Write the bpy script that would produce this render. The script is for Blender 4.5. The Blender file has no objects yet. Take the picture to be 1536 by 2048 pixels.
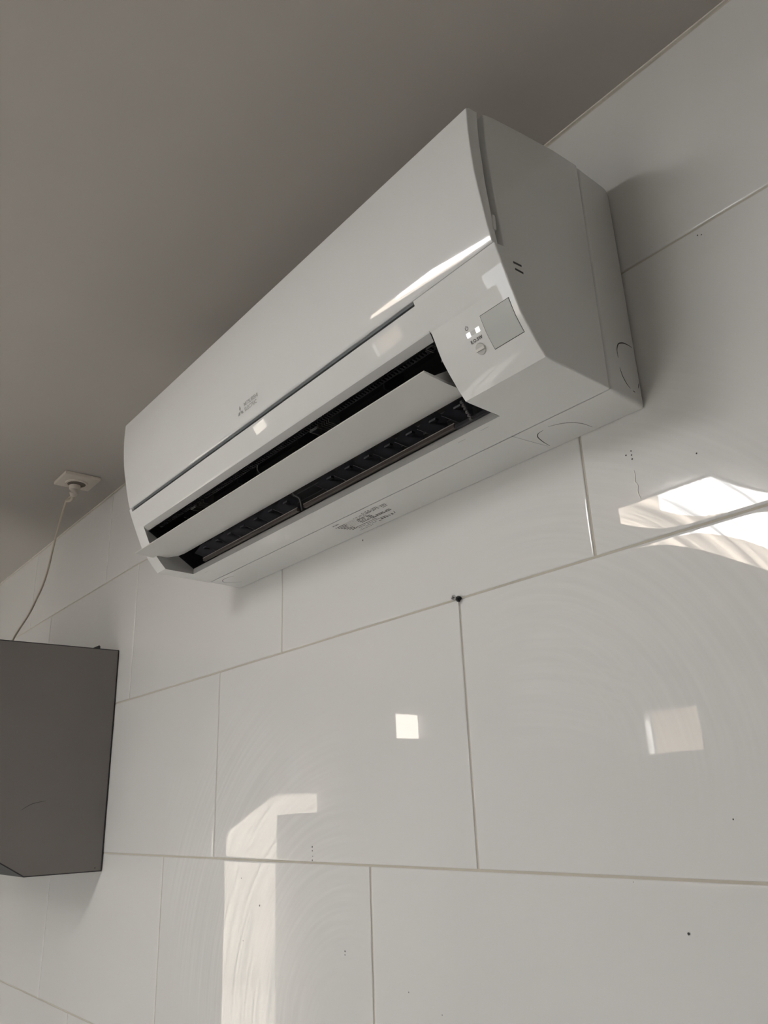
import bpy, bmesh, math, random
from mathutils import Vector, Matrix
random.seed(4)
SC = bpy.context.scene
COL = SC.collection
EYE = 1.717                       # camera height above the floor

# ------------------------------------------------------------------ camera, world, exposure
cam_data = bpy.data.cameras.new('camera')
cam = bpy.data.objects.new('camera', cam_data); COL.objects.link(cam)
cam_data.sensor_width = 36.0
cam_data.lens = 1588.34 / 2048 * 36.0
cam_data.clip_start = 0.02
RR = [[0.62958734, 0.03599238, 0.77609556],
      [-0.29187617, 0.93671211, 0.19333578],
      [-0.7200195, -0.34824556, 0.60024741]]
def w3(r): return Vector((r[0], r[2], -r[1]))
cr, cd, cf = w3(RR[0]), w3(RR[1]), w3(RR[2])
M = Matrix((cr, -cd, -cf)).transposed().to_4x4()
M.translation = (0, -0.67674, EYE)
cam.matrix_world = M
SC.camera = cam

world = bpy.data.worlds.new('world'); SC.world = world
world.use_nodes = True
bg = world.node_tree.nodes['Background']
bg.inputs['Color'].default_value = (0.93, 0.97, 1.0, 1)
bg.inputs['Strength'].default_value = 4.6

sun_data = bpy.data.lights.new('sun', 'SUN'); sun_data.energy = 25; sun_data.angle = math.radians(0.6)
sun_data.color = (1.0, 0.985, 0.96)
sun = bpy.data.objects.new('sun', sun_data); COL.objects.link(sun)
sun.rotation_euler = Vector((-1.0, 1.45, -0.95)).to_track_quat('-Z', 'Y').to_euler()
LAMP_E = 19.5

SC.view_settings.view_transform = 'Standard'
SC.view_settings.look = 'None'
SC.view_settings.exposure = 0.51
SC.view_settings.gamma = 1.0
SC.view_settings.use_curve_mapping = False
SC.cycles.use_denoising = True
SC.cycles.max_bounces = 10
SC.cycles.diffuse_bounces = 6
SC.cycles.sample_clamp_indirect = 8

# ------------------------------------------------------------------ materials
def mat(name, color, rough=0.5, metal=0.0, coat=0.0, spec=0.5, noise=None, bump=None, emit=None):
    m = bpy.data.materials.new(name); m.use_nodes = True
    nt = m.node_tree; b = nt.nodes['Principled BSDF']
    b.inputs['Base Color'].default_value = (*color, 1)
    b.inputs['Roughness'].default_value = rough
    b.inputs['Metallic'].default_value = metal
    b.inputs['Coat Weight'].default_value = coat
    b.inputs['Coat Roughness'].default_value = 0.006
    b.inputs['Specular IOR Level'].default_value = spec
    tc = nt.nodes.new('ShaderNodeTexCoord')
    if noise:
        sc, amt = noise
        n = nt.nodes.new('ShaderNodeTexNoise'); n.inputs['Scale'].default_value = sc
        n.inputs['Detail'].default_value = 4
        nt.links.new(tc.outputs['Object'], n.inputs['Vector'])
        mx = nt.nodes.new('ShaderNodeMix'); mx.data_type = 'RGBA'
        mx.inputs[6].default_value = (*[c * (1 - amt) for c in color], 1)
        mx.inputs[7].default_value = (*[min(1, c * (1 + amt)) for c in color], 1)
        nt.links.new(n.outputs['Fac'], mx.inputs[0])
        nt.links.new(mx.outputs[2], b.inputs['Base Color'])
    if bump:
        sc, st = bump
        n = nt.nodes.new('ShaderNodeTexNoise'); n.inputs['Scale'].default_value = sc
        n.inputs['Detail'].default_value = 3
        nt.links.new(tc.outputs['Object'], n.inputs['Vector'])
        bp = nt.nodes.new('ShaderNodeBump'); bp.inputs['Strength'].default_value = st
        bp.inputs['Distance'].default_value = 0.001
        nt.links.new(n.outputs['Fac'], bp.inputs['Height'])
        nt.links.new(bp.outputs['Normal'], b.inputs['Normal'])
    if emit:
        b.inputs['Emission Color'].default_value = (*emit[0], 1)
        b.inputs['Emission Strength'].default_value = emit[1]
    return m

def tile_material():
    m = mat('glazed_tile', (0.73, 0.725, 0.71), 0.5, noise=None)
    nt = m.node_tree; N = nt.nodes; L = nt.links; b = N['Principled BSDF']
    b.inputs['Specular IOR Level'].default_value = 0.5
    tc = N.new('ShaderNodeTexCoord')
    geo = N.new('ShaderNodeNewGeometry')
    # mottled white glaze
    n0 = N.new('ShaderNodeTexNoise'); n0.inputs['Scale'].default_value = 2.2; n0.inputs['Detail'].default_value = 3
    L.new(geo.outputs['Position'], n0.inputs['Vector'])
    c = N.new('ShaderNodeMix'); c.data_type = 'RGBA'
    c.inputs[6].default_value = (0.71, 0.705, 0.695, 1); c.inputs[7].default_value = (0.75, 0.75, 0.745, 1)
    L.new(n0.outputs['Fac'], c.inputs[0])
    # dried grout haze wiped in arcs: rings around two sweep centres
    def arcs(cx, cz, mx_, mz_, mr):
        """swept streaks: noise stretched along circles round (cx, cz), faded away from (mx_, mz_)"""
        mp = N.new('ShaderNodeVectorMath'); mp.operation = 'SUBTRACT'
        mp.inputs[1].default_value = (cx, 0, cz)
        L.new(geo.outputs['Position'], mp.inputs[0])
        ln = N.new('ShaderNodeVectorMath'); ln.operation = 'LENGTH'; L.new(mp.outputs[0], ln.inputs[0])
        sx = N.new('ShaderNodeSeparateXYZ'); L.new(mp.outputs[0], sx.inputs[0])
        at = N.new('ShaderNodeMath'); at.operation = 'ARCTAN2'
        L.new(sx.outputs['Z'], at.inputs[0]); L.new(sx.outputs['X'], at.inputs[1])
        rr = N.new('ShaderNodeMath'); rr.operation = 'MULTIPLY'; rr.inputs[1].default_value = 150; L.new(ln.outputs['Value'], rr.inputs[0])
        aa = N.new('ShaderNodeMath'); aa.operation = 'MULTIPLY'; aa.inputs[1].default_value = 1.6; L.new(at.outputs[0], aa.inputs[0])
        cb = N.new('ShaderNodeCombineXYZ'); L.new(rr.outputs[0], cb.inputs[0]); L.new(aa.outputs[0], cb.inputs[1])
        n = N.new('ShaderNodeTexNoise'); n.inputs['Scale'].default_value = 1.0; n.inputs['Detail'].default_value = 3
        L.new(cb.outputs[0], n.inputs['Vector'])
        r = N.new('ShaderNodeMapRange'); r.inputs[1].default_value = 0.35; r.inputs[2].default_value = 0.65
        L.new(n.outputs['Fac'], r.inputs[0])
        ds = N.new('ShaderNodeVectorMath'); ds.operation = 'DISTANCE'; ds.inputs[1].default_value = (mx_, 0, mz_)
        L.new(geo.outputs['Position'], ds.inputs[0])
        n3 = N.new('ShaderNodeTexNoise'); n3.inputs['Scale'].default_value = 7; n3.inputs['Detail'].default_value = 2
        L.new(geo.outputs['Position'], n3.inputs['Vector'])
        ad_ = N.new('ShaderNodeMath'); ad_.operation = 'MULTIPLY_ADD'; ad_.inputs[1].default_value = .25
        L.new(n3.outputs['Fac'], ad_.inputs[0]); L.new(ds.outputs['Value'], ad_.inputs[2])
        mk = N.new('ShaderNodeMapRange'); mk.inputs[1].default_value = mr + .12; mk.inputs[2].default_value = mr * .6 + .12
        mk.inputs[3].default_value = 0; mk.inputs[4].default_value = 1
        L.new(ad_.outputs[0], mk.inputs[0])
        mu = N.new('ShaderNodeMath'); mu.operation = 'MULTIPLY'
        L.new(r.outputs[0], mu.inputs[0]); L.new(mk.outputs[0], mu.inputs[1])
        return mu
    a1 = arcs(-0.90, 1.42, -1.18, 1.62, .32)
    a2 = arcs(-0.58, 1.74, -0.40, 1.93, .24)
    a3 = arcs(-0.60, 1.50, -0.52, 1.83, .10)
    ad = N.new('ShaderNodeMath'); ad.operation = 'MAXIMUM'
    L.new(a1.outputs[0], ad.inputs[0]); L.new(a2.outputs[0], ad.inputs[1])
    # haze adds a thin matt film: weaker mirror reflection
    sp = N.new('ShaderNodeMapRange'); sp.inputs[3].default_value = 0.74; sp.inputs[4].default_value = 0.16
    ad3 = N.new('ShaderNodeMath'); ad3.operation = 'MAXIMUM'
    L.new(ad.outputs[0], ad3.inputs[0]); L.new(a3.outputs[0], ad3.inputs[1])
    L.new(ad3.outputs[0], sp.inputs[0]); L.new(sp.outputs[0], b.inputs['Specular IOR Level'])
    b.inputs['Roughness'].default_value = 0.012
    # tiny dirt specks
    v = N.new('ShaderNodeTexVoronoi'); v.inputs['Scale'].default_value = 9
    L.new(geo.outputs['Position'], v.inputs['Vector'])
    lt = N.new('ShaderNodeMath'); lt.operation = 'LESS_THAN'; lt.inputs[1].default_value = 0.012
    L.new(v.outputs['Distance'], lt.inputs[0])
    c2 = N.new('ShaderNodeMix'); c2.data_type = 'RGBA'; c2.inputs[7].default_value = (0.16, 0.14, 0.12, 1)
    L.new(lt.outputs[0], c2.inputs[0]); L.new(c.outputs[2], c2.inputs[6])
    L.new(c2.outputs[2], b.inputs['Base Color'])
    # glaze waviness
    n2 = N.new('ShaderNodeTexNoise'); n2.inputs['Scale'].default_value = 5; n2.inputs['Detail'].default_value = 1
    L.new(geo.outputs['Position'], n2.inputs['Vector'])
    bp = N.new('ShaderNodeBump'); bp.inputs['Strength'].default_value = 0.25; bp.inputs['Distance'].default_value = 0.0012
    L.new(n2.outputs['Fac'], bp.inputs['Height']); L.new(bp.outputs['Normal'], b.inputs['Normal'])
    return m

M_TILE = tile_material()
M_GROUT = mat('grout', (0.52, 0.49, 0.42), 0.95, noise=(14, 0.15), bump=(200, 0.4))
M_CEIL = mat('ceiling_paint', (0.48, 0.455, 0.43), 0.9, noise=(3, 0.02), bump=(60, 0.08))
M_CAULK = mat('caulk', (0.78, 0.75, 0.70), 0.7)
M_FLOOR = mat('floor_tile', (0.55, 0.54, 0.52), 0.6, noise=(6, 0.05))
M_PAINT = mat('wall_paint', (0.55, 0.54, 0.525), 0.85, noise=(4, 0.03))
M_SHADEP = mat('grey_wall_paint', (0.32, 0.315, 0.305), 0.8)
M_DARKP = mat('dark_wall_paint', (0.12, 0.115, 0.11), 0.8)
M_WHITE = mat('ac_white_plastic', (0.76, 0.765, 0.76), 0.45, coat=0.7, spec=0.08, noise=(30, 0.012))
M_GLOSS = mat('ac_gloss_white', (0.76, 0.765, 0.765), 0.45, coat=1.0, spec=0.08, noise=(18, 0.01))
M_VANE = mat('vane_white', (0.64, 0.64, 0.625), 0.35, noise=(30, 0.015))
M_LIPSHADE = mat('outlet_lip_shade', (0.42, 0.42, 0.415), 0.5)  # white lip coloured darker to stand for the shade inside the outlet
M_RECESS = mat('slot_grey', (0.13, 0.145, 0.155), 0.45)
M_BLACK = mat('duct_black', (0.010, 0.010, 0.012), 0.5, noise=(40, 0.3))
M_BLACK2 = mat('louvre_black', (0.035, 0.035, 0.042), 0.45, noise=(50, 0.2))
M_DGREY = mat('duct_dark_grey', (0.10, 0.10, 0.10), 0.5)
M_RAIL = mat('rail_brown_black', (0.085, 0.068, 0.060), 0.4)
M_RAILE = mat('rail_edge', (0.36, 0.34, 0.32), 0.4)
M_PRINT = mat('print_grey', (0.09, 0.09, 0.09), 0.6)
M_LOGO = mat('logo_grey', (0.34, 0.34, 0.335), 0.5)
M_SENSOR = mat('sensor_window', (0.52, 0.535, 0.52), 0.3, noise=(60, 0.02))
M_LED = mat('led_window', (0.95, 0.95, 0.97), 0.3, emit=((0.95, 0.96, 1.0), 0.55))
M_LEDOFF = mat('led_off', (0.60, 0.60, 0.59), 0.3)
M_KNOB = mat('knob_grey', (0.55, 0.55, 0.54), 0.4)
M_KNOB2 = mat('knob_bar', (0.72, 0.71, 0.68), 0.4)
M_SEAM = mat('seam_dark', (0.04, 0.04, 0.04), 0.8)
M_SOCKET = mat('socket_plastic', (0.66, 0.61, 0.55), 0.45)
M_SOCKIN = mat('socket_inner', (0.16, 0.13, 0.11), 0.6)
M_CORD = mat('cord_cream', (0.52, 0.47, 0.39), 0.5)
M_HOODE = mat('hood_edge', (0.03, 0.03, 0.035), 0.5)
M_STEEL = mat('screw_steel', (0.62, 0.62, 0.64), 0.28, metal=0.9)
M_BLK = mat('dark_plastic', (0.03, 0.03, 0.035), 0.4)
M_FRAME = mat('window_frame', (0.66, 0.65, 0.62), 0.5)
M_FRIDGE = mat('fridge_white', (0.50, 0.49, 0.47), 0.5)
M_OUT = mat('render_facade', (0.62, 0.52, 0.42), 0.9, noise=(2, 0.05))
M_OUT2 = mat('cream_render', (0.80, 0.745, 0.67), 0.9, noise=(1.5, 0.06))
M_GROUND = mat('yard_ground', (0.62, 0.57, 0.51), 0.95, noise=(2, 0.1))
M_DIFF = mat('lamp_diffuser', (0.9, 0.9, 0.9), 0.5, emit=((1.0, 0.995, 0.99), LAMP_E))
M_DIFF2 = mat('lamp_side_diffuser', (0.85, 0.8, 0.7), 0.5, emit=((1.0, 0.86, 0.72), LAMP_E * 0.40))
M_GLASS = bpy.data.materials.new('window_glass'); M_GLASS.use_nodes = True
_nt = M_GLASS.node_tree; _nt.nodes.clear()
_o = _nt.nodes.new('ShaderNodeOutputMaterial'); _m = _nt.nodes.new('ShaderNodeMixShader')
_t = _nt.nodes.new('ShaderNodeBsdfTransparent'); _g = _nt.nodes.new('ShaderNodeBsdfGlossy'); _g.inputs['Roughness'].default_value = 0.02
_m.inputs[0].default_value = 0.07
_nt.links.new(_t.outputs[0], _m.inputs[1]); _nt.links.new(_g.outputs[0], _m.inputs[2]); _nt.links.new(_m.outputs[0], _o.inputs[0])

def hood_material():
    m = mat('hood_grey_metal', (0.13, 0.12, 0.115), 0.42, metal=0.35)
    nt = m.node_tree; N = nt.nodes; L = nt.links; b = N['Principled BSDF']
    tc = N.new('ShaderNodeTexCoord')
    mp = N.new('ShaderNodeMapping'); mp.inputs['Scale'].default_value = (40, 3, 60)
    L.new(tc.outputs['Object'], mp.inputs[0])
    n = N.new('ShaderNodeTexNoise'); n.inputs['Scale'].default_value = 6; n.inputs['Detail'].default_value = 5
    L.new(mp.outputs[0], n.inputs['Vector'])
    r = N.new('ShaderNodeMapRange'); r.inputs[3].default_value = 0.36; r.inputs[4].default_value = 0.5
    L.new(n.outputs['Fac'], r.inputs[0]); L.new(r.outputs[0], b.inputs['Roughness'])
    n2 = N.new('ShaderNodeTexNoise'); n2.inputs['Scale'].default_value = 5; n2.inputs['Detail'].default_value = 3
    L.new(tc.outputs['Object'], n2.inputs['Vector'])
    c = N.new('ShaderNodeMix'); c.data_type = 'RGBA'
    c.inputs[6].default_value = (0.185, 0.170, 0.160, 1); c.inputs[7].default_value = (0.225, 0.208, 0.196, 1)
    L.new(n2.outputs['Fac'], c.inputs[0]); L.new(c.outputs[2], b.inputs['Base Color'])
    return m
M_HOOD = hood_material()

# ------------------------------------------------------------------ helpers
def P(x, d, z):
    """x along the tiled wall, d = distance out of the wall, z = height above the eye level"""
    return Vector((x, -d, z + EYE))
def root(name, label, cat, loc, group=None):
    o = bpy.data.objects.new(name, None); COL.objects.link(o); o.location = loc
    o['label'] = label; o['category'] = cat
    if group: o['group'] = group
    o.empty_display_size = 0.05
    return o
def wloc(o):
    v = Vector((0, 0, 0))
    while o: v += o.location; o = o.parent
    return v
def obj(name, bm, m, parent=None, smooth=35, label=None, kind=None, at=None):
    """bm in world coordinates -> one mesh object (origin at `at`)"""
    base = wloc(parent) if parent else Vector((0, 0, 0))
    org = Vector(at) if at is not None else base
    bmesh.ops.translate(bm, verts=bm.verts, vec=-org)
    me = bpy.data.meshes.new(name); bm.to_mesh(me); bm.free()
    for k in (m if isinstance(m, (list, tuple)) else [m]): me.materials.append(k)
    if smooth:
        me.polygons.foreach_set('use_smooth', [True] * len(me.polygons))
        me.set_sharp_from_angle(angle=math.radians(smooth))
    o = bpy.data.objects.new(name, me); COL.objects.link(o)
    if parent: o.parent = parent
    o.location = org - base
    if label: o['label'] = label
    if kind: o['kind'] = kind
    return o
def box(bm, a, b, bev=0.0, seg=2):
    r = bmesh.ops.create_cube(bm, size=1)
    vs = r['verts']
    c = (Vector(a) + Vector(b)) / 2; s = Vector(b) - Vector(a)
    for v in vs: v.co = Vector((v.co.x * abs(s.x), v.co.y * abs(s.y), v.co.z * abs(s.z))) + c
    if bev:
        es = list({e for v in vs for e in v.link_edges})
        bmesh.ops.bevel(bm, geom=es, offset=bev, segments=seg, profile=0.5, affect='EDGES')
def bxm(a, b, bev=0.0, seg=2):
    bm = bmesh.new(); box(bm, a, b, bev, seg); return bm
def prism(bm, prof, x0, x1, bev=0.0, seg=3):
    """profile [(d, z)] extruded along x"""
    n0 = len(bm.verts)
    A = [bm.verts.new(P(x0, d, z)) for d, z in prof]
    B = [bm.verts.new(P(x1, d, z)) for d, z in prof]
    n = len(prof)
    f0 = bm.faces.new(A); f1 = bm.faces.new(list(reversed(B)))
    for i in range(n):
        bm.faces.new((A[i], B[i], B[(i + 1) % n], A[(i + 1) % n]))
    bmesh.ops.recalc_face_normals(bm, faces=bm.faces)
    if bev:
        es = list(f0.edges) + list(f1.edges)
        bmesh.ops.bevel(bm, geom=es, offset=bev, segments=seg, profile=0.5, affect='EDGES', clamp_overlap=True)
def tube(bm, pts, r, seg=10, taper=None):
    pts = [Vector(p) for p in pts]
    rings = []
    up = Vector((0.3, 0.2, 1)).normalized()
    for i, p in enumerate(pts):
        t = (pts[min(i + 1, len(pts) - 1)] - pts[max(i - 1, 0)]).normalized()
        u = t.cross(up)
        if u.length < 1e-4: u = t.cross(Vector((1, 0, 0)))
        u.normalize(); v = t.cross(u)
        rr = r if taper is None else taper[i]
        rings.append([bm.verts.new(p + (u * math.cos(a) + v * math.sin(a)) * rr) for a in [2 * math.pi * k / seg for k in range(seg)]])
    for a, b in zip(rings, rings[1:]):
        for k in range(seg): bm.faces.new((a[k], a[(k + 1) % seg], b[(k + 1) % seg], b[k]))
    bm.faces.new(list(reversed(rings[0]))); bm.faces.new(rings[-1])
    bmesh.ops.recalc_face_normals(bm, faces=bm.faces)
def catmull(pts, n=6):
    pts = [Vector(p) for p in pts]; out = []
    for i in range(len(pts) - 1):
        p0 = pts[max(i - 1, 0)]; p1 = pts[i]; p2 = pts[i + 1]; p3 = pts[min(i + 2, len(pts) - 1)]
        for k in range(n):
            t = k / n
            out.append(0.5 * ((2 * p1) + (p2 - p0) * t + (2 * p0 - 5 * p1 + 4 * p2 - p3) * t * t + (3 * p1 - p0 - 3 * p2 + p3) * t ** 3))
    out.append(pts[-1]); return out
def cut(bm_a, cutters):
    """boolean difference; returns a new bmesh"""
    tmp = []
    def mk(b):
        me = bpy.data.meshes.new('t'); b.to_mesh(me); b.free()
        o = bpy.data.objects.new('t', me); COL.objects.link(o); tmp.append(o); return o
    a = mk(bm_a)
    for c in cutters:
        co = mk(c)
        md = a.modifiers.new('b', 'BOOLEAN'); md.operation = 'DIFFERENCE'; md.solver = 'EXACT'; md.object = co
    dg = bpy.context.evaluated_depsgraph_get()
    me = bpy.data.meshes.new_from_object(a.evaluated_get(dg))
    out = bmesh.new(); out.from_mesh(me)
    bpy.data.meshes.remove(me)
    for o in tmp:
        m_ = o.data; bpy.data.objects.remove(o); bpy.data.meshes.remove(m_)
    return out

# ------------------------------------------------------------------ the room
CZ = 0.783; WX0, WX1, WY = -4.5, 1.3, -3.5
H = EYE + CZ
def struct(name, bm, m, parent=None, **k):
    o = obj(name, bm, m, parent, **k)
    if not parent: o['kind'] = 'structure'
    return o
struct('floor', bxm((WX0 - .2, WY - .2, -.1), (WX1 + .2, .15, 0)), M_FLOOR)
struct('ceiling', bxm((WX0 - .2, WY - .2, H), (WX1 + .2, .15, H + .12)), M_CEIL)
wall = struct('wall_back', bxm((WX0 - .2, 0.0015, 0), (WX1 + .2, .15, H - .0005)), M_GROUT)
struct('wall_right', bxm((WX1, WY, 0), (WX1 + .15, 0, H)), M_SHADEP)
# openings in front wall and left wall
def wall_with_holes(a, b, holes):
    return cut(bxm(a, b), [bxm(*h) for h in holes])
FW = [(-1.60, -0.75, 0.60, 2.1), (-2.76, -2.38, 1.93, 2.19)]
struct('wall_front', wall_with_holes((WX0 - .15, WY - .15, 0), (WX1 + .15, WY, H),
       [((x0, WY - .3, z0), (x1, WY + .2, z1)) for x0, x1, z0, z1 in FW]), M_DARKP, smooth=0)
LW = [(-2.52, -1.77, 0.0, 2.05), (-3.46, -3.11, 2.17, 2.37)]
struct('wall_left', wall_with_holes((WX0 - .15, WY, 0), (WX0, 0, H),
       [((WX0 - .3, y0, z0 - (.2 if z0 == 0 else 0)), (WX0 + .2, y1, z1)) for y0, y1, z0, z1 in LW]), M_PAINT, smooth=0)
def window(name, axis, a0, a1, z0, z1, pos, t=0.05, mull=0):
    w = bpy.data.objects.new(name, None); COL.objects.link(w); w['kind'] = 'structure'
    bm = bmesh.new()
    def bb(u0, u1, v0, v1, th):
        if axis == 'x': box(bm, (u0, pos - th, v0), (u1, pos + th, v1), 0.003)
        else: box(bm, (pos - th, u0, v0), (pos + th, u1, v1), 0.003)
    w.location = ((a0 + a1) / 2, pos, z0) if axis == 'x' else (pos, (a0 + a1) / 2, z0)
    bb(a0, a1, z0, z0 + t, .03); bb(a0, a1, z1 - t, z1, .03); bb(a0, a0 + t, z0 + t, z1 - t, .03); bb(a1 - t, a1, z0 + t, z1 - t, .03)
    for k in range(mull):
        c = a0 + (a1 - a0) * (k + 1) / (mull + 1); bb(c - .025, c + .025, z0 + t, z1 - t, .028)
    obj('window_frame', bm, M_FRAME, w)
    n = mull + 1
    for k in range(n):
        u0 = a0 + (a1 - a0) * k / n + (t if k == 0 else .025) ; u1 = a0 + (a1 - a0) * (k + 1) / n - (t if k == n - 1 else .025)
        q = bxm((u0, pos - .003, z0 + t), (u1, pos + .003, z1 - t)) if axis == 'x' else bxm((pos - .003, u0, z0 + t), (pos + .003, u1, z1 - t))
        obj('glass_pane', q, M_GLASS, w, smooth=0)
    return w
window('fill_window', 'x', -1.60, -0.75, 0.60, 2.1, WY - .07, mull=1)  # unseen window added to let sun in, brightening the floor as fill
window('window_2', 'x', -2.76, -2.38, 1.93, 2.19, WY - .07, t=0.012)
window('window_3', 'y', -3.46, -3.11, 2.17, 2.37, WX0 - .07, t=0.012)
window('door_1', 'y', -2.52, -1.77, 0.0, 2.05, WX0 - .07, t=0.018)
struct('trim_1', bxm((WX0, -.0018, H - .0018), (WX1, .002, H)), M_CAULK)

# wall tiles, each a glazed slab with softly rounded edges
G = 0.0024
ROWS = [(-1.717, -1.2885, .12), (-1.2885, -.9835, -.065), (-.9835, -.6785, -.471), (-.6785, -.3735, -.675),
        (-.3735, -.0685, -.867), (-.0685, .2365, -.675), (.2365, .5415, -.471), (.5415, CZ - .003, -.675)]
def tile_bm(w, h):
    bm = bmesh.new()
    es = [0, .0006, .0015, .003, .006, .010, .016, .024]
    def prof(e): return -0.0010 * math.exp(-e / 0.0004) - 0.00018 * math.exp(-e / 0.008)
    xs = es + [w / 2] + [w - e for e in reversed(es)]
    zs = es + [h / 2] + [h - e for e in reversed(es)]
    g = []
    for z in zs:
        row = []
        for x in xs:
            e1 = min(x, w - x); e2 = min(z, h - z)
            row.append(bm.verts.new((x - w / 2, 0.0 - (0.0 + prof(e1) + prof(e2)) * 1.0, z - h / 2)))
        g.append(row)
    for i in range(len(zs) - 1):
        for j in range(len(xs) - 1):
            bm.faces.new((g[i][j], g[i][j + 1], g[i + 1][j + 1], g[i + 1][j]))
    # side walls down to the bed
    ring = [g[0][j] for j in range(len(xs))] + [g[i][-1] for i in range(1, len(zs))] + \
           [g[-1][j] for j in range(len(xs) - 2, -1, -1)] + [g[i][0] for i in range(len(zs) - 2, 0, -1)]
    low = [bm.verts.new((v.co.x, 0.006, v.co.z)) for v in ring]
    for i in range(len(ring)):
        k = (i + 1) % len(ring); bm.faces.new((ring[k], ring[i], low[i], low[k]))
    bmesh.ops.recalc_face_normals(bm, faces=bm.faces)
    return bm
tile_cache = {}
def tile_mesh(w, h):
    key = (round(w, 3), round(h, 3))
    if key not in tile_cache:
        bm = tile_bm(w, h); me = bpy.data.meshes.new('tile'); bm.to_mesh(me); bm.free()
        me.materials.append(M_TILE)
        me.polygons.foreach_set('use_smooth', [True] * len(me.polygons))
        me.set_sharp_from_angle(angle=math.radians(75))
        tile_cache[key] = me
    return tile_cache[key]
for z0, z1, xj in ROWS:
    k0 = math.ceil((WX0 - xj) / .61) - 1
    x = xj + .61 * k0
    while x < WX1:
        a = max(x, WX0) + G / 2; b = min(x + .61, WX1) - G / 2
        if b - a > .06:
            zz0 = z0 + G / 2; zz1 = z1 - G / 2
            o = bpy.data.objects.new('tile', tile_mesh(b - a, zz1 - zz0)); COL.objects.link(o)
            o.parent = wall
            o.location = ((a + b) / 2, 0.0, (zz0 + zz1) / 2 + EYE)
            o.rotation_euler = (random.uniform(-1, 1) * .0012, 0, random.uniform(-1, 1) * .0010)
        x += .61

# outside
struct('ground_outside', bxm((-12, -14, -.15), (8, 6, -.101)), M_GROUND)
struct('cream_facade_outside', bxm((-9.8, -12, -.1), (-9.5, 3, 6)), M_OUT2)  # unseen cream facade, added to brighten what the tiles mirror through the door
bm = bmesh.new()
pts = [(-1.5, 1.353), (-2.236, 1.815), (-3.2, 1.815), (-3.2, 3.0), (-1.5, 3.0)]
A = [bm.verts.new((-4.72, y, z)) for y, z in pts]; B = [bm.verts.new((-5.4, y, z)) for y, z in pts]
bm.faces.new(A); bm.faces.new(list(reversed(B)))
for i in range(5): bm.faces.new((A[i], B[i], B[(i + 1) % 5], A[(i + 1) % 5]))
bmesh.ops.recalc_face_normals(bm, faces=bm.faces)
o = struct('awning_outside', bm, M_PAINT, smooth=0)  # unseen sloped awning, shaped to slant the top of the door's reflection
struct('facade_outside', bxm((-7.5, -9.3, -.1), (-3.5, -9.0, 5.2)), M_OUT)

# ceiling lamp
lx0, lx1, ly0, ly1 = -1.22, -0.93, -2.36, -1.22
LB = H - .05
lamp = root('ceiling_lamp', 'long white ceiling light panel across the kitchen, seen mirrored in the glazed tiles', 'lamp', ((lx0 + lx1) / 2, (ly0 + ly1) / 2, H))
obj('lamp_base', bxm((lx0 - .006, ly0 - .006, H - .006), (lx1 + .006, ly1 + .006, H), .001), M_FRAME, lamp)
obj('diffuser', bxm((lx0 + .13, ly0, LB), (lx1, ly1, H - .006)), M_DIFF, lamp, smooth=0, label='bright white diffuser')
obj('diffuser', bxm((lx0, ly0, LB), (lx0 + .1295, ly1, H - .006)), M_DIFF2, lamp, smooth=0, label='cream side diffuser')

# refrigerator (seen only mirrored)
fr = root('refrigerator', 'tall pale refrigerator beside the glazed door, seen mirrored in the tiles', 'refrigerator', (-4.2, -2.5, 0))
obj('fridge_body', bxm((-4.49, -2.85, .03), (-3.95, -2.10, 1.69), .008), M_FRIDGE, fr)
obj('fridge_door', bxm((-3.945, -2.85, .06), (-3.89, -2.10, 1.68), .008), M_FRIDGE, fr)
obj('door_handle', bxm((-3.885, -2.16, .8), (-3.86, -2.14, 1.3), .004), M_STEEL, fr)
for x in (-4.44, -3.98):
    for y in (-2.8, -2.15): obj('foot', bxm((x - .02, y - .02, 0), (x + .02, y + .02, .035)), M_BLK, fr)

# ------------------------------------------------------------------ air conditioner
X0, X1 = -1.222, -0.386
ac = root('air_conditioner', 'white wall-mounted split air conditioner with open air flap high on the tiled wall', 'air conditioner', P((X0 + X1) / 2, 0.0, .374))
PZ = [.379, .388, .398, .408, .416, .434, .453, .470, .482, .495, .521, .559, .60, .631]
PD = [.1555, .164, .1725, .180, .1855, .194, .2012, .2072, .2115, .2146, .2202, .2270, .2300, .2296]
LZ = [.379, .388, .398, .408, .416, .434, .453, .463, .475, .486]       # lower fascia
LD = [.1555, .1640, .1720, .1794, .1848, .1930, .2012, .2053, .2100, .2140]
def fd(z):
    FZ, FD = (LZ, LD) if z < .4802 else (PZ, PD)
    if z <= FZ[0]: return FD[0]
    if z >= FZ[-1]: return FD[-1]
    for i in range(len(FZ) - 1):
        if FZ[i] <= z <= FZ[i + 1]:
            # hermite
            h = FZ[i + 1] - FZ[i]; t = (z - FZ[i]) / h
            def sl(j):
                a = max(j - 1, 0); b = min(j + 1, len(FZ) - 1); return (FD[b] - FD[a]) / (FZ[b] - FZ[a])
            m0, m1 = sl(i) * h, sl(i + 1) * h
            return (2*t**3 - 3*t*t + 1) * FD[i] + (t**3 - 2*t*t + t) * m0 + (-2*t**3 + 3*t*t) * FD[i+1] + (t**3 - t*t) * m1
def lin(a, b, n): return [a + (b - a) * i / n for i in range(n + 1)]
def fp(z):
    """panel front: as fd but curling in a little faster at the very bottom"""
    return fd(z) if z > .5 else fd(.5) - (fd(.501) - fd(.499)) / .002 * (.5 - z) - 3.6 * (.5 - z) ** 2
ZP0 = .4825                        # bottom edge of the front panel
SEAM = .0592
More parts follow.
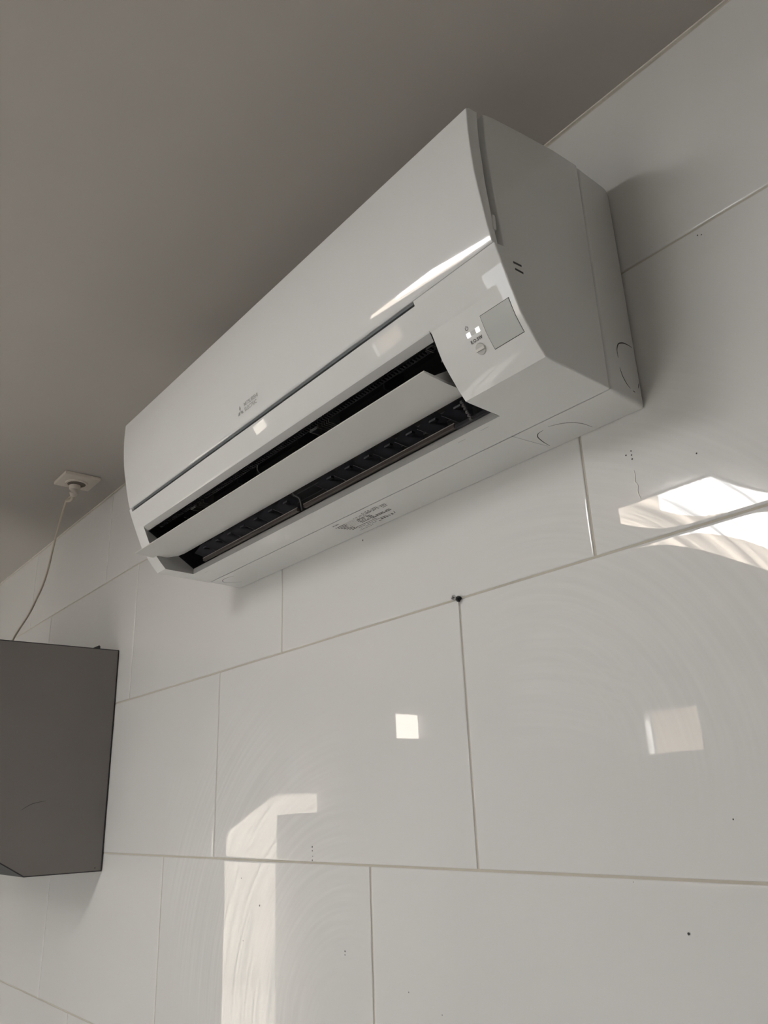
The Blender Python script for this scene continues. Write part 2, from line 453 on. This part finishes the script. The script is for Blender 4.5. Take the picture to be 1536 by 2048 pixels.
# body cover : lower fascia + sides (groove behind the panel)
low = [(fd(z), z) for z in lin(.379, .4795, 22)]
def goff(z): return .0140 + .0070 * min(1, max(0, (z - .485) / .075))
def pthk(z): return .0090 + .0060 * min(1, max(0, (z - .490) / .080))
grv = [(.1985, .4815)] + [(fd(z) - goff(z), z) for z in lin(.4825, .634, 16)]
prof = [(SEAM + .0016, .3765)] + [(.150, .3785)] + low + grv + [(.195, .6385), (.15, .6465), (.10, .654), (SEAM, .6565), (SEAM, .55), (SEAM + .0008, .45)]
body = bmesh.new(); prism(body, prof, X0, X1, .0034, 3)
OX0, OX1 = -1.190, -.4905
c1 = bmesh.new()                   # outlet cavity
prism(c1, [(.1055, .30), (.1055, .3868), (.055, .392), (.045, .44), (.05, .485), (.12, .492), (.165, .462), (.1895, .4385), (.2000, .4462), (.26, .475), (.26, .30)], OX0, OX1)
c2 = bxm(P(-1.212, .26, .4745), P(-.499, .180, .4835))      # intake slot below the panel
c3 = bxm(P(-.440, .26, .40), P(-.441, .24, .401))
body = cut(body, [c1, c2])
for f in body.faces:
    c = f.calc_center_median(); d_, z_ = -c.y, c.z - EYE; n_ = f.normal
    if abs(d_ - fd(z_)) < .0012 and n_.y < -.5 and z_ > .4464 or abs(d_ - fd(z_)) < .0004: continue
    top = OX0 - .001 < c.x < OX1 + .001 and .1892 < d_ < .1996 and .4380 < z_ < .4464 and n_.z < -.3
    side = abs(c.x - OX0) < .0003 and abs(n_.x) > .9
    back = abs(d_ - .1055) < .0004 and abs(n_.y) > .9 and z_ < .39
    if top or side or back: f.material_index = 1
obj('body_cover', body, [M_WHITE, M_LIPSHADE], ac, smooth=32, label='glossy white lower housing with the air outlet')
# core behind panel
obj('inner_core', (lambda b: (prism(b, [(.16, .49)] + [(fd(z) - goff(z) - .001, z) for z in lin(.486, .626, 10)] + [(.16, .63)], X0 + .018, X1 - .018), b)[1])(bmesh.new()), M_WHITE, ac)
obj('slot_recess', bxm(P(-1.214, .193, .4735), P(-.497, .1815, .4855)), M_RECESS, ac, smooth=0, label='dark blue-grey recess under the front panel')
obj('slot_recess', bxm(P(-1.211, .2085, .4786), P(-.500, .1925, .4835)), M_RECESS, ac, smooth=0)
# front panel: curved slab
pf = [(fp(z), z) for z in lin(ZP0, .50, 14)] + [(fd(z), z) for z in lin(.502, .631, 30)]
pb = [(.2135, .6358)] + [(fd(z) - pthk(z), z) for z in reversed(lin(ZP0 + .004, .630, 20))] + [(fd(ZP0) - .0085, ZP0 - .0002)]
pn = bmesh.new(); prism(pn, [(pf[0][0] - .0010, ZP0)] + pf[1:] + [(.2268, .6338)] + pb, X0 - .0005, X1 - .003, .0012, 3)
panel = obj('front_panel', pn, M_GLOSS, ac, smooth=32, label='large glossy white curved front panel')
obj('panel_latch', bxm(P(X1 - .007, fd(.505) - .0085, .4965), P(X1 - .0015, fd(.505) - .0130, .5145), .0018), M_WHITE, panel)
# rear casing
rc = bmesh.new()
prism(rc, [(.001, .3745), (SEAM - .0004, .3765), (SEAM - .0010, .45), (SEAM - .0004, .55), (SEAM - .0004, .6565), (.010, .6545), (.0055, .6525), (.001, .646)], X0, X1, .0048, 4)
rear = obj('rear_casing', rc, M_WHITE, ac, smooth=32)
obj('gasket', bxm(P(X0 + .003, .0022, .378), P(X1 - .003, .0001, .648)), M_SEAM, rear, smooth=0)
obj('seam_filler', bxm(P(X0 + .004, SEAM + .004, .381), P(X1 - .004, SEAM - .004, .650)), M_SEAM, ac, smooth=0)
# knock-out grooves
def ribbon(pts, nrm, w, name, parent, m=M_SEAM, tap=True):
    bm = bmesh.new(); pts = [Vector(p) for p in catmull(pts, 6)]; n = len(pts); nrm = Vector(nrm)
    L = []
    for i, p in enumerate(pts):
        t = (pts[min(i + 1, n - 1)] - pts[max(i - 1, 0)]).normalized(); s = t.cross(nrm).normalized()
        ww = w * (0.35 + 0.65 * math.sin(math.pi * i / (n - 1))) if tap else w
        L.append((bm.verts.new(p + s * ww / 2 + nrm * .00012), bm.verts.new(p - s * ww / 2 + nrm * .00012)))
    top = []
    for a, b in zip(L, L[1:]):
        top.append(bm.faces.new((a[0], b[0], b[1], a[1])))
    r = bmesh.ops.extrude_face_region(bm, geom=top)
    vs = [g for g in r['geom'] if isinstance(g, bmesh.types.BMVert)]
    bmesh.ops.translate(bm, verts=vs, vec=-nrm * .0004)
    bmesh.ops.recalc_face_normals(bm, faces=bm.faces)
    return obj(name, bm, m, parent, smooth=0)
S = lambda d, z: P(X1, d, z)
U = lambda x, d: P(x, d, .37455 + d * .034)
ribbon([S(.0370, .420), S(.0372, .429), S(.0330, .4375), S(.0250, .4418), S(.017, .443), S(.008, .4425)], (1, 0, 0), .0013, 'knockout_groove', rear)
ribbon([S(.0372, .4085), S(.0345, .400), S(.029, .3925), S(.0235, .3888)], (1, 0, 0), .0010, 'knockout_groove', rear)
ribbon([S(.0195, .3875), S(.0160, .3868)], (1, 0, 0), .0009, 'knockout_groove', rear)
ribbon([S(.0085, .394), S(.0065, .400)], (1, 0, 0), .0009, 'knockout_groove', rear)
ribbon([U(-.4850, .0440), U(-.4930, .0425), U(-.4985, .0370), U(-.5015, .0290), U(-.5035, .020), U(-.505, .009)], (0, 0, -1), .0012, 'knockout_groove', rear)
ribbon([U(-.4760, .0465), U(-.4680, .0435), U(-.4590, .0385), U(-.4520, .0310), U(-.4480, .0200), U(-.4470, .0080)], (0, 0, -1), .0009, 'knockout_groove', rear)
ribbon([U(-1.182, .018), U(-1.196, .030), U(-1.203, .040), U(-1.196, .048), U(-1.180, .050), U(-1.160, .046)], (0, 0, -1), .0009, 'knockout_groove', rear)
ribbon([U(-.516, .066), U(-.512, .040), U(-.507, .010)], (0, 0, -1), .0004, 'knockout_groove', rear)
# two slanted slits on the right side
for (a, b) in (((.1880, .4678), (.1765, .4685)), ((.1865, .4610), (.1750, .4612))):
    ribbon([S(*a), S((a[0] + b[0]) / 2, (a[1] + b[1]) / 2), S(*b)], (1, 0, 0), .0022, 'side_slit', ac, tap=False)

# outlet duct: black liner shell
duct = bmesh.new()
sh = [(.1885, .4378), (.165, .4535), (.12, .482), (.075, .480), (.052, .455), (.052, .425), (.070, .402), (.0960, .3890), (.1058, .3862)]
DX0, DX1 = OX0 + .0008, OX1 - .0008
A = [duct.verts.new(P(DX0, d, z)) for d, z in sh]; B = [duct.verts.new(P(DX1, d, z)) for d, z in sh]
for i in range(len(sh) - 1): duct.faces.new((A[i], B[i], B[i + 1], A[i + 1]))
for arr in (A, B): duct.faces.new(arr)
xe = DX1                            # right wall runs right down to the edge
C = [duct.verts.new(P(DX1 - .0002, d, z)) for d, z in [(.1885, .4378), (.1995, .4455), (fd(.42) - .001, .42), (fd(.395) - .001, .395), (.1545, .3795), (.107, .3779), (.1058, .3862)]]
duct.faces.new(C)
liner = obj('duct_liner', duct, M_BLACK, ac, smooth=0, label='black inside of the air outlet')
# pale lip around the outlet (thin frame), part of the look of the cover
# comb of teeth along the top
bm = bmesh.new()
x = DX0 + .02
while x < DX1 - .01:
    box(bm, P(x, .1800, .4420), P(x + .0022, .1745, .4455)); x += .0052
obj('comb_teeth', bm, M_BLACK2, liner, smooth=0, kind='stuff')
obj('comb_rail', bxm(P(DX0 + .01, .1745, .4440), P(DX1 - .004, .1715, .4465)), M_BLACK2, liner, smooth=0)
for x in (-.716, -1.040):           # flap bearing clips with ribs
    bm = bmesh.new()
    box(bm, P(x - .020, .1770, .4370), P(x - .0185, .1600, .4520), .0004)
    box(bm, P(x - .020, .1780, .4365), P(x - .004, .1765, .4400), .0004)
    box(bm, P(x - .004, .1770, .4370), P(x - .0030, .1600, .4520), .0003)
    for k in range(4): box(bm, P(x + .002 + k * .0045, .1750, .4375), P(x + .003 + k * .0045, .158, .4520))
    obj('flap_clip', bm, M_DGREY, liner, smooth=0)
for x in (-.60, -.775, -.93, -1.10):
    obj('duct_rib', bxm(P(x, .170, .438), P(x + .0012, .140, .470)), M_BLACK2, liner, smooth=0)
obj('hook', (lambda b: (tube(b, catmull([P(-.868, .172, .447), P(-.872, .172, .4395), P(-.876, .166, .4355), P(-.878, .158, .434)], 4), .0007, 6), b)[1])(bmesh.new()), M_DGREY, liner)
obj('square_catch', (lambda b: (box(b, P(-.512, .187, .4385), P(-.5105, .176, .4400)), box(b, P(-.502, .187, .4385), P(-.5005, .176, .4400)), box(b, P(-.512, .187, .4385), P(-.5005, .1855, .4400)), b)[3])(bmesh.new()), M_DGREY, liner, smooth=0)
for k in range(3):
    obj('duct_slat', bxm(P(-.5045, .172 - k * .006, .4250 + k * .004), P(-.4935, .170 - k * .006, .4275 + k * .004)), M_DGREY, liner, smooth=0)
# guard wires behind the louvres
for d, z in ((.088, .430), (.082, .420), (.095, .437)):
    obj('guard_wire', (lambda b: (tube(b, [P(DX0 + .02, d, z), P(DX1 - .01, d, z)], .0006, 6), b)[1])(bmesh.new()), M_DGREY, liner)
# vertical louvre fins
fx = [-.545 - .0405 * k for k in range(7)] + [-.895 - .0405 * k for k in range(7)]
fin_me = None
for x in fx:
    bm = bmesh.new()
    pr = [(.100, .3915), (.108, .3920), (.128, .4010), (.118, .4150), (.104, .4230), (.094, .4160), (.092, .400)]
    ca, sa = math.cos(.62), math.sin(.62)
    def q(d, z, o):
        dd = d - .105
        return P(x - dd * sa + o * ca, .105 + dd * ca + o * sa, z)
    A = [bm.verts.new(q(d, z, -.0007)) for d, z in pr]; B = [bm.verts.new(q(d, z, .0007)) for d, z in pr]
    bm.faces.new(A); bm.faces.new(list(reversed(B)))
    for i in range(len(pr)): bm.faces.new((A[i], B[i], B[(i + 1) % len(pr)], A[(i + 1) % len(pr)]))
    bmesh.ops.recalc_face_normals(bm, faces=bm.faces)
    box(bm, P(x - .009, .113, .4085), P(x + .006, .108, .4110))
    obj('louvre_fin', bm, M_BLACK2, liner, smooth=0)
obj('support_post', (lambda b: (tube(b, catmull([P(-.868, .114, .4215), P(-.865, .118, .4110), P(-.862, .110, .4060), P(-.862, .1065, .3950), P(-.861, .1065, .3890)], 5), .0013, 8), b)[1])(bmesh.new()), M_DGREY, liner)
# rails at the lower edge
for a, b_ in ((-1.146, -.866), (-.850, -.553)):
    r_ = obj('lower_rail', bxm(P(a, .1112, .3880), P(b_, .1062, .3930), .0005), M_RAIL, liner, smooth=0, label='brown-black lower rail with a pale upper edge')
    obj('rail_edge', bxm(P(a, .1115, .3924), P(b_ + .0005, .1106, .3933)), M_RAILE, r_, smooth=0)
# toothed strip at the right end
bm = bmesh.new()
for k in range(6):
    t = k / 5
    box(bm, P(-.5165, .1370 - .0120 * t, .3965 - .0160 * t), P(-.5135, .1345 - .0120 * t, .3940 - .0160 * t))
obj('toothed_strip', bm, M_DGREY, liner, smooth=0)
obj('rail_end', bxm(P(-.5525, .1108, .3868), P(-.4916, .1060, .3905)), M_BLACK2, liner, smooth=0)

# air flap (vane)
vp = [(.2030, .4008), (.1900, .3992), (.1700, .3982), (.1520, .3985), (.1400, .4002), (.1330, .4035),
      (.1340, .4055), (.1410, .4030), (.1530, .4015), (.1700, .4012), (.1900, .4020), (.2025, .4026)]
bm = bmesh.new()
def vx(d, side):
    if side < 0: return -1.2030 + max(0, (.168 - d)) * .95
    return -.4992 - max(0, (.1905 - d)) * .02
n = len(vp)
NS = 24
rings = []
for k in range(NS + 1):
    t = k / NS
    rings.append([bm.verts.new(P(vx(d, -1) * (1 - t) + vx(d, 1) * t, d, z)) for d, z in vp])
for a, b in zip(rings, rings[1:]):
    for i in range(n): bm.faces.new((a[i], b[i], b[(i + 1) % n], a[(i + 1) % n]))
bm.faces.new(rings[0]); bm.faces.new(list(reversed(rings[-1])))
bmesh.ops.recalc_face_normals(bm, faces=bm.faces)
vane = obj('air_flap', bm, M_VANE, ac, smooth=40, label='long open white air flap')
bm = bmesh.new()
A = [P(-.5000, .1885, .4018), P(-.5000, .1700, .4135), P(-.5000, .1580, .4110), P(-.5000, .1500, .4018)]
A0 = [bm.verts.new(v) for v in A]; B0 = [bm.verts.new(v - Vector((.002, 0, 0))) for v in A]
bm.faces.new(A0); bm.faces.new(list(reversed(B0)))
for i in range(4): bm.faces.new((A0[i], B0[i], B0[(i + 1) % 4], A0[(i + 1) % 4]))
bmesh.ops.recalc_face_normals(bm, faces=bm.faces)
obj('flap_arm', bm, M_VANE, vane, smooth=0)

# prints and small controls on the curved front
def tangent(z):
    e = .0005; t = Vector((0, -(fd(z + e) - fd(z - e)) , 2 * e)).normalized()
    nrm = Vector((0, -t.z, t.y)).normalized()
    return t, nrm
def on_front(x, z, off=0.0):
    t, n_ = tangent(z); return P(x, fd(z), z) + n_ * off
def text_bm(s, size, spacing=1.0, extrude=0.0, bold=0.0):
    cu = bpy.data.curves.new('t', 'FONT'); cu.body = s; cu.size = size; cu.space_character = spacing
    cu.offset = bold; cu.resolution_u = 3
    o = bpy.data.objects.new('t', cu); COL.objects.link(o)
    dg = bpy.context.evaluated_depsgraph_get()
    me = bpy.data.meshes.new_from_object(o.evaluated_get(dg))
    bm = bmesh.new(); bm.from_mesh(me)
    bpy.data.objects.remove(o); bpy.data.curves.remove(cu); bpy.data.meshes.remove(me)
    return bm
def map_front(bm, x0, z0, off=.00022):
    """flat (u,v) mesh -> laid onto the curved front, v measured along the curve"""
    for v in bm.verts:
        u, w = v.co.x, v.co.y
        z = z0; steps = 8
        for _ in range(steps): z += (w / steps) * tangent(z)[0].z
        v.co = on_front(x0 + u, z, off)
    return bm
# logo: three-diamond mark and two lines of lettering
def poly2(bm, pts): bm.faces.new([bm.verts.new((x, y, 0)) for x, y in pts])
lg = bmesh.new()
def diamond(ang, L, W_):
    c, s_ = math.cos(ang), math.sin(ang)
    p = [(0, 0), (L / 2, W_ / 2), (L, 0), (L / 2, -W_ / 2)]
    return [(a * c - b * s_, a * s_ + b * c) for a, b in p]
for ang in (90, 210, 330): poly2(lg, diamond(math.radians(ang), .0082, .0047))
map_front(lg, -.8430, .5005)
obj('logo_mark', lg, M_LOGO, panel, smooth=0, label='grey three-diamond emblem')
obj('logo_lettering', map_front(text_bm('MITSUBISHI', .0072, .98, bold=.0001), -.8325, .5034), M_LOGO, panel, smooth=0, label='upper line of grey lettering')
obj('logo_lettering', map_front(text_bm('ELECTRIC', .0072, .98, bold=.0001), -.8325, .4966), M_LOGO, panel, smooth=0, label='lower line of grey lettering')
# sensor window (square)
def front_patch(x0, x1, z0, z1, off, rad=.0015, n=6, th=.0006):
    bm = bmesh.new(); g = []
    for i in range(n + 1):
        z = z0 + (z1 - z0) * i / n; g.append([bm.verts.new(on_front(x, z, off)) for x in (x0, x1)])
    top = [bm.faces.new((g[i][0], g[i][1], g[i + 1][1], g[i + 1][0])) for i in range(n)]
    r = bmesh.ops.extrude_face_region(bm, geom=top)
    vs = [q_ for q_ in r['geom'] if isinstance(q_, bmesh.types.BMVert)]
    for v in vs: v.co += Vector((0, th, th * .3))
    bmesh.ops.recalc_face_normals(bm, faces=bm.faces)
    return bm
obj('sensor_groove', front_patch(-.4294, -.3925, .4012, .4316, .00008), M_SEAM, ac, smooth=0, label='thin dark groove around the square window')
obj('sensor_window', front_patch(-.4289, -.3930, .4017, .4311, .0003), M_SENSOR, ac, smooth=30, label='square grey receiver window')
# indicator strip and lights
obj('indicator_strip', front_patch(-.4515, -.4350, .4205, .4240, .0001), M_LEDOFF, ac, smooth=0)
for x in (-.4515, -.4395): obj('indicator_light', front_patch(x, x + .0050, .4200, .4243, .0004), M_LED, ac, smooth=0, label='lit white indicator')
# power symbol
bm = bmesh.new()
def ring2(bm, r0, r1, a0, a1, n=20):
    v = []
    for i in range(n + 1):
        a = math.radians(a0 + (a1 - a0) * i / n); v.append((bm.verts.new((r0 * math.cos(a), r0 * math.sin(a), 0)), bm.verts.new((r1 * math.cos(a), r1 * math.sin(a), 0))))
    for a, b in zip(v, v[1:]): bm.faces.new((a[0], a[1], b[1], b[0]))
ring2(bm, .00145, .0021, 120, 420)
poly2(bm, [(-.0003, .0006), (.0003, .0006), (.0003, .0027), (-.0003, .0027)])
obj('power_symbol', map_front(bm, -.4485, .4284), M_PRINT, ac, smooth=0)
obj('switch_lettering', map_front(text_bm('E.O.SW', .0043, 1.08, bold=.00016), -.4500, .4141), M_PRINT, ac, smooth=0)
# emergency switch knob
def disc_front(x, z, r, off0, off1, m, name, parent, seg=28):
    t, n_ = tangent(z); c = P(x, fd(z), z); ux = Vector((1, 0, 0)); bm = bmesh.new()
    R0 = [bm.verts.new(c + ux * math.cos(a) * r + t * math.sin(a) * r + n_ * off0) for a in [2 * math.pi * k / seg for k in range(seg)]]
    R1 = [bm.verts.new(c + ux * math.cos(a) * r * .93 + t * math.sin(a) * r * .93 + n_ * off1) for a in [2 * math.pi * k / seg for k in range(seg)]]
    for k in range(seg): bm.faces.new((R0[k], R0[(k + 1) % seg], R1[(k + 1) % seg], R1[k]))
    bm.faces.new(R1); bmesh.ops.recalc_face_normals(bm, faces=bm.faces)
    return obj(name, bm, m, parent, smooth=40)
disc_front(-.4430, .4075, .0064, -.0005, .00025, M_VANE, 'knob_rim', ac)
knob = disc_front(-.4430, .4075, .0058, .0, .0007, M_KNOB, 'switch_knob', ac)
t_, n_ = tangent(.4075); c_ = P(-.4430, fd(.4075), .4075)
bm = bmesh.new()
cs = []
for o_ in (.0002, .0026):
    for u, v in ((-.0060, -.00125), (.0060, -.00125), (.0060, .00125), (-.0060, .00125)):
        cs.append(bm.verts.new(c_ + Vector((1, 0, 0)) * u + t_ * v + n_ * o_))
for f in ((0, 1, 2, 3), (4, 5, 6, 7), (0, 1, 5, 4), (1, 2, 6, 5), (2, 3, 7, 6), (3, 0, 4, 7)): bm.faces.new([cs[i] for i in f])
bmesh.ops.recalc_face_normals(bm, faces=bm.faces)
bmesh.ops.bevel(bm, geom=list(bm.edges), offset=.0003, segments=2, affect='EDGES')
obj('knob_bar', bm, M_KNOB2, knob)
# printed rating label under the unit: rows of fine illegible print
bm = bmesh.new()
rl = random.Random(9)
def ub(bm, x0, x1, d0, d1):
    v = [bm.verts.new(P(x, d, .37455 + d * .034) - Vector((0, 0, .0002))) for x, d in ((x0, d0), (x1, d0), (x1, d1), (x0, d1))]
    bm.faces.new(v)
def run(x0, x1, d, h, dens=.8):
    x = x0
    while x < x1:
        w = rl.uniform(.0008, .0035)
        if rl.random() < dens: ub(bm, x, min(x + w, x1), d, d - h)
        x += w + .0006
for d in (.0475, .0445, .0415): run(-.823, -.800, d, .0011, .6)
for d in (.0510, .0480, .0455): run(-.800, -.768, d, .0016, .9)
for d in (.0490, .0460, .0425): run(-.764, -.752, d, .0016, .9)
for k in range(7): run(-.868 + .0018 * k, -.846, .0450 - .0036 * k, .0020, .95)
for k in range(5): ub(bm, -.846, -.826, .0450 - .0034 * k, .0447 - .0034 * k)
for k in range(4): run(-.826, -.806, .0405 - .0034 * k, .0020, .8)
for k in range(4): run(-.804, -.796, .0395 - .0034 * k, .0024, .95)
for k in range(2): run(-.796, -.762, .0325 - .0030 * k, .0020, .95)
run(-.846, -.800, .0245, .0016, .95); run(-.846, -.785, .0205, .0013, .9); run(-.846, -.810, .0165, .0012, .9)
run(-.852, -.822, .0125, .0010, .8)
run(-.806, -.800, .0150, .0018, .9)
for k in range(5): run(-.798 + k * .0055, -.7945 + k * .0055, .0185, .0040, .9)
for k in range(6): ub(bm, -.770 + k * .0009, -.7695 + k * .0009 + .0004 * (5 - k), .0170 + .0011 * k, .0162 + .0011 * k)
obj('rating_print', bm, M_PRINT, rear, smooth=0, label='block of fine grey printed text')
lb = text_bm('MITSUBISHI', .0030, 1.0, bold=.0001)
for v in lb.verts: v.co = P(-.8660 + v.co.x, .0500 - 0 + v.co.y * 1.0, 0) + Vector((0, 0, .37455 + .05 * .034 - .0002))
obj('maker_print', lb, M_PRINT, rear, smooth=0)
# moulded marks near the outlet
for x, d in ((-.520, .098), (-.556, .097), (-1.165, .094)):
    bm = bmesh.new(); z = .3765 + (d - .06) * .022
    A = [bm.verts.new(P(x + a, d + b, z) - Vector((0, 0, .0004))) for a, b in ((-.006, 0), (.006, 0), (.006, .0006), (-.006, .0006))]
    bm.faces.new(A); obj('moulded_mark', bm, M_LOGO, ac, smooth=0)

# ------------------------------------------------------------------ extractor hood
HX1, HX0 = -1.764, -2.364
hood = root('extractor_hood', 'dark grey metal extractor hood box with angled lower corner at left of tiled wall', 'hood', P((HX0 + HX1) / 2, 0, -.103))
hp = [(.002, -.103), (.155, -.103), (.202, -.0755), (.46, .075), (.46, .355), (.002, .355)]
hb = bmesh.new(); prism(hb, hp, HX0, HX1 - .0012, .0)
obj('hood_casing', hb, M_HOODE, hood, smooth=0)
sp = [(.0042, -.1008), (.1545, -.1008), (.201, -.0735), (.458, .0768), (.458, .3528), (.0042, .3528)]
hb = bmesh.new(); prism(hb, sp, HX1 - .0012, HX1, .0)
obj('side_panel', hb, M_HOOD, hood, smooth=0, label='grey metal side panel, scratched')
hb = bmesh.new(); prism(hb, [(.0435, .353), (.0440, .3605), (.0465, .3625), (.0600, .3555), (.0610, .353)], HX1 - .03, HX1 - .004)
obj('hood_bracket', hb, M_BLK, hood, smooth=0)
ribbon([P(HX1, .175, .0200), P(HX1, .155, .0315), P(HX1, .128, .0370)], (1, 0, 0), .0010, 'scratch', hood, M_HOODE)
obj('screw_head', bxm(P(HX1 - .001, .0175, -.0965), P(HX1 + .0006, .0155, -.0945)), M_HOODE, hood, smooth=0)

# ------------------------------------------------------------------ ceiling socket, plug and cord
sx0, sx1, sd0, sd1 = -1.902, -1.816, .062, .147
sock = root('ceiling_socket', 'cream square power socket on the ceiling above the extractor hood', 'socket', ((sx0 + sx1) / 2, -(sd0 + sd1) / 2, H))
obj('socket_plate', bxm((sx0, -sd1, H - .009), (sx1, -sd0, H - .0002), .002), M_SOCKET, sock)
cx, cy = (sx0 + sx1) / 2 - .003, -(sd0 + sd1) / 2
bm = bmesh.new(); bmesh.ops.create_cone(bm, cap_ends=True, segments=28, radius1=.022, radius2=.022, depth=.004, matrix=Matrix.Translation((cx, cy, H - .0100)))
obj('socket_well', bm, M_SOCKIN, sock)
bm = bmesh.new()
ring = []
for k in range(28):
    a = 2 * math.pi * k / 28
    ring.append([bm.verts.new((cx + r * math.cos(a), cy + r * math.sin(a), z)) for r, z in ((.0265, H - .0088), (.0262, H - .0128), (.0215, H - .0128), (.0212, H - .0100))])
for k in range(28):
    a, b = ring[k], ring[(k + 1) % 28]
    for i in range(3): bm.faces.new((a[i], b[i], b[i + 1], a[i + 1]))
bmesh.ops.recalc_face_normals(bm, faces=bm.faces)
obj('socket_ring', bm, M_SOCKET, sock)
cord = root('power_cord', 'thin cream power cord hanging from the ceiling socket to the hood', 'cord', (cx - .012, cy, H - .014))
bm = bmesh.new(); pz = H - .0122
tube(bm, [(cx - .012, cy, pz), (cx - .012, cy, pz - .010), (cx - .014, cy, pz - .018), (cx - .020, cy, pz - .024)], .011, 14, taper=[.0135, .0130, .0110, .0065])
obj('plug', bm, M_SOCKET, cord)
cp = [Vector((cx - .018, cy, pz - .022))] + [P(x, .105, z) for x, z in ((-1.925, .748), (-1.948, .722), (-1.968, .690), (-1.995, .640), (-2.012, .598), (-2.045, .556), (-2.082, .532), (-2.140, .500))] + [P(-2.258, .105, .456), P(-2.34, .100, .400), P(-2.355, .06, .3585)]
bm = bmesh.new(); tube(bm, catmull(cp, 6), .0027, 8)
obj('cable', bm, M_CORD, cord)
bm = bmesh.new(); tube(bm, catmull([(cx - .018, cy, pz - .022), (cx - .026, cy, pz - .032), P(-1.925, .105, .748)], 4), .004, 8)
obj('strain_relief', bm, M_CORD, cord)

# ------------------------------------------------------------------ screw left in the tile joint
scw = root('screw', 'small cross-head steel screw sticking out of the tile joint below the air conditioner', 'screw', P(-.6750, 0, .2365))
bm = bmesh.new(); tube(bm, [P(-.6750, -.002, .2362), P(-.6750, .0070, .2362)], .0022, 12)
obj('shank', bm, M_BLK, scw)
bm = bmesh.new(); tube(bm, [P(-.6750, -.002, .2362), P(-.6750, .0012, .2362)], .0038, 16)
obj('wall_plug', bm, M_BLK, scw)
bm = bmesh.new(); tube(bm, [P(-.6750, .0066, .2362), P(-.6750, .0090, .2362), P(-.6750, .0098, .2362)], .003, 20, taper=[.0022, .0043, .0040])
hd = obj('screw_head', bm, M_STEEL, scw)
bm = bmesh.new(); box(bm, P(-.6776, .01005, .2357), P(-.6724, .0094, .2367)); box(bm, P(-.6755, .01005, .2336), P(-.6745, .0094, .2388))
obj('cross_slot', bm, M_BLK, hd, smooth=0)

# ------------------------------------------------------------------ dirt on the tiles
bm = bmesh.new()
rs = random.Random(3)
def speck(x, z, r):
    n = 7; v = [bm.verts.new((x + r * rs.uniform(.6, 1.2) * math.cos(a), -.00055, z + EYE + r * rs.uniform(.6, 1.3) * math.sin(a))) for a in [2 * math.pi * k / n for k in range(n)]]
    bm.faces.new(v)
for x, z, r in ((-.342, .306, .0011), (-.298, .532, .0008), (-.294, .530, .0007), (-.995, -.048, .0013), (-.995, -.053, .0010), (-.995, -.065, .0012), (-.994, -.060, .0008),
                (-.922, -.170, .0012), (-.9222, -.174, .0010), (-1.134, -.130, .0015), (-.417, .332, .0010), (-.4105, .3345, .0009), (-.4105, .3300, .0010), (-.4105, .3255, .0009),
                (-.428, -.110, .0013), (-1.18, -.18, .001), (-1.19, -.095, .001), (-.80, -.20, .0009), (-.745, -.215, .0008), (-.37, -.02, .0008)): speck(x, z, r)
obj('dirt_specks', bm, M_SEAM, wall, smooth=0, kind='stuff')
M_DRIP = mat('cement_drip', (0.78, 0.77, 0.74), 0.9)
ribbon([P(-.4110, .0004, .3130), P(-.4105, .0004, .3060), P(-.4120, .0004, .3010), P(-.4095, .0004, .2960), P(-.4105, .0004, .2890), P(-.4080, .0004, .2810)], (0, -1, 0), .0018, 'cement_drip', wall, M_DRIP)
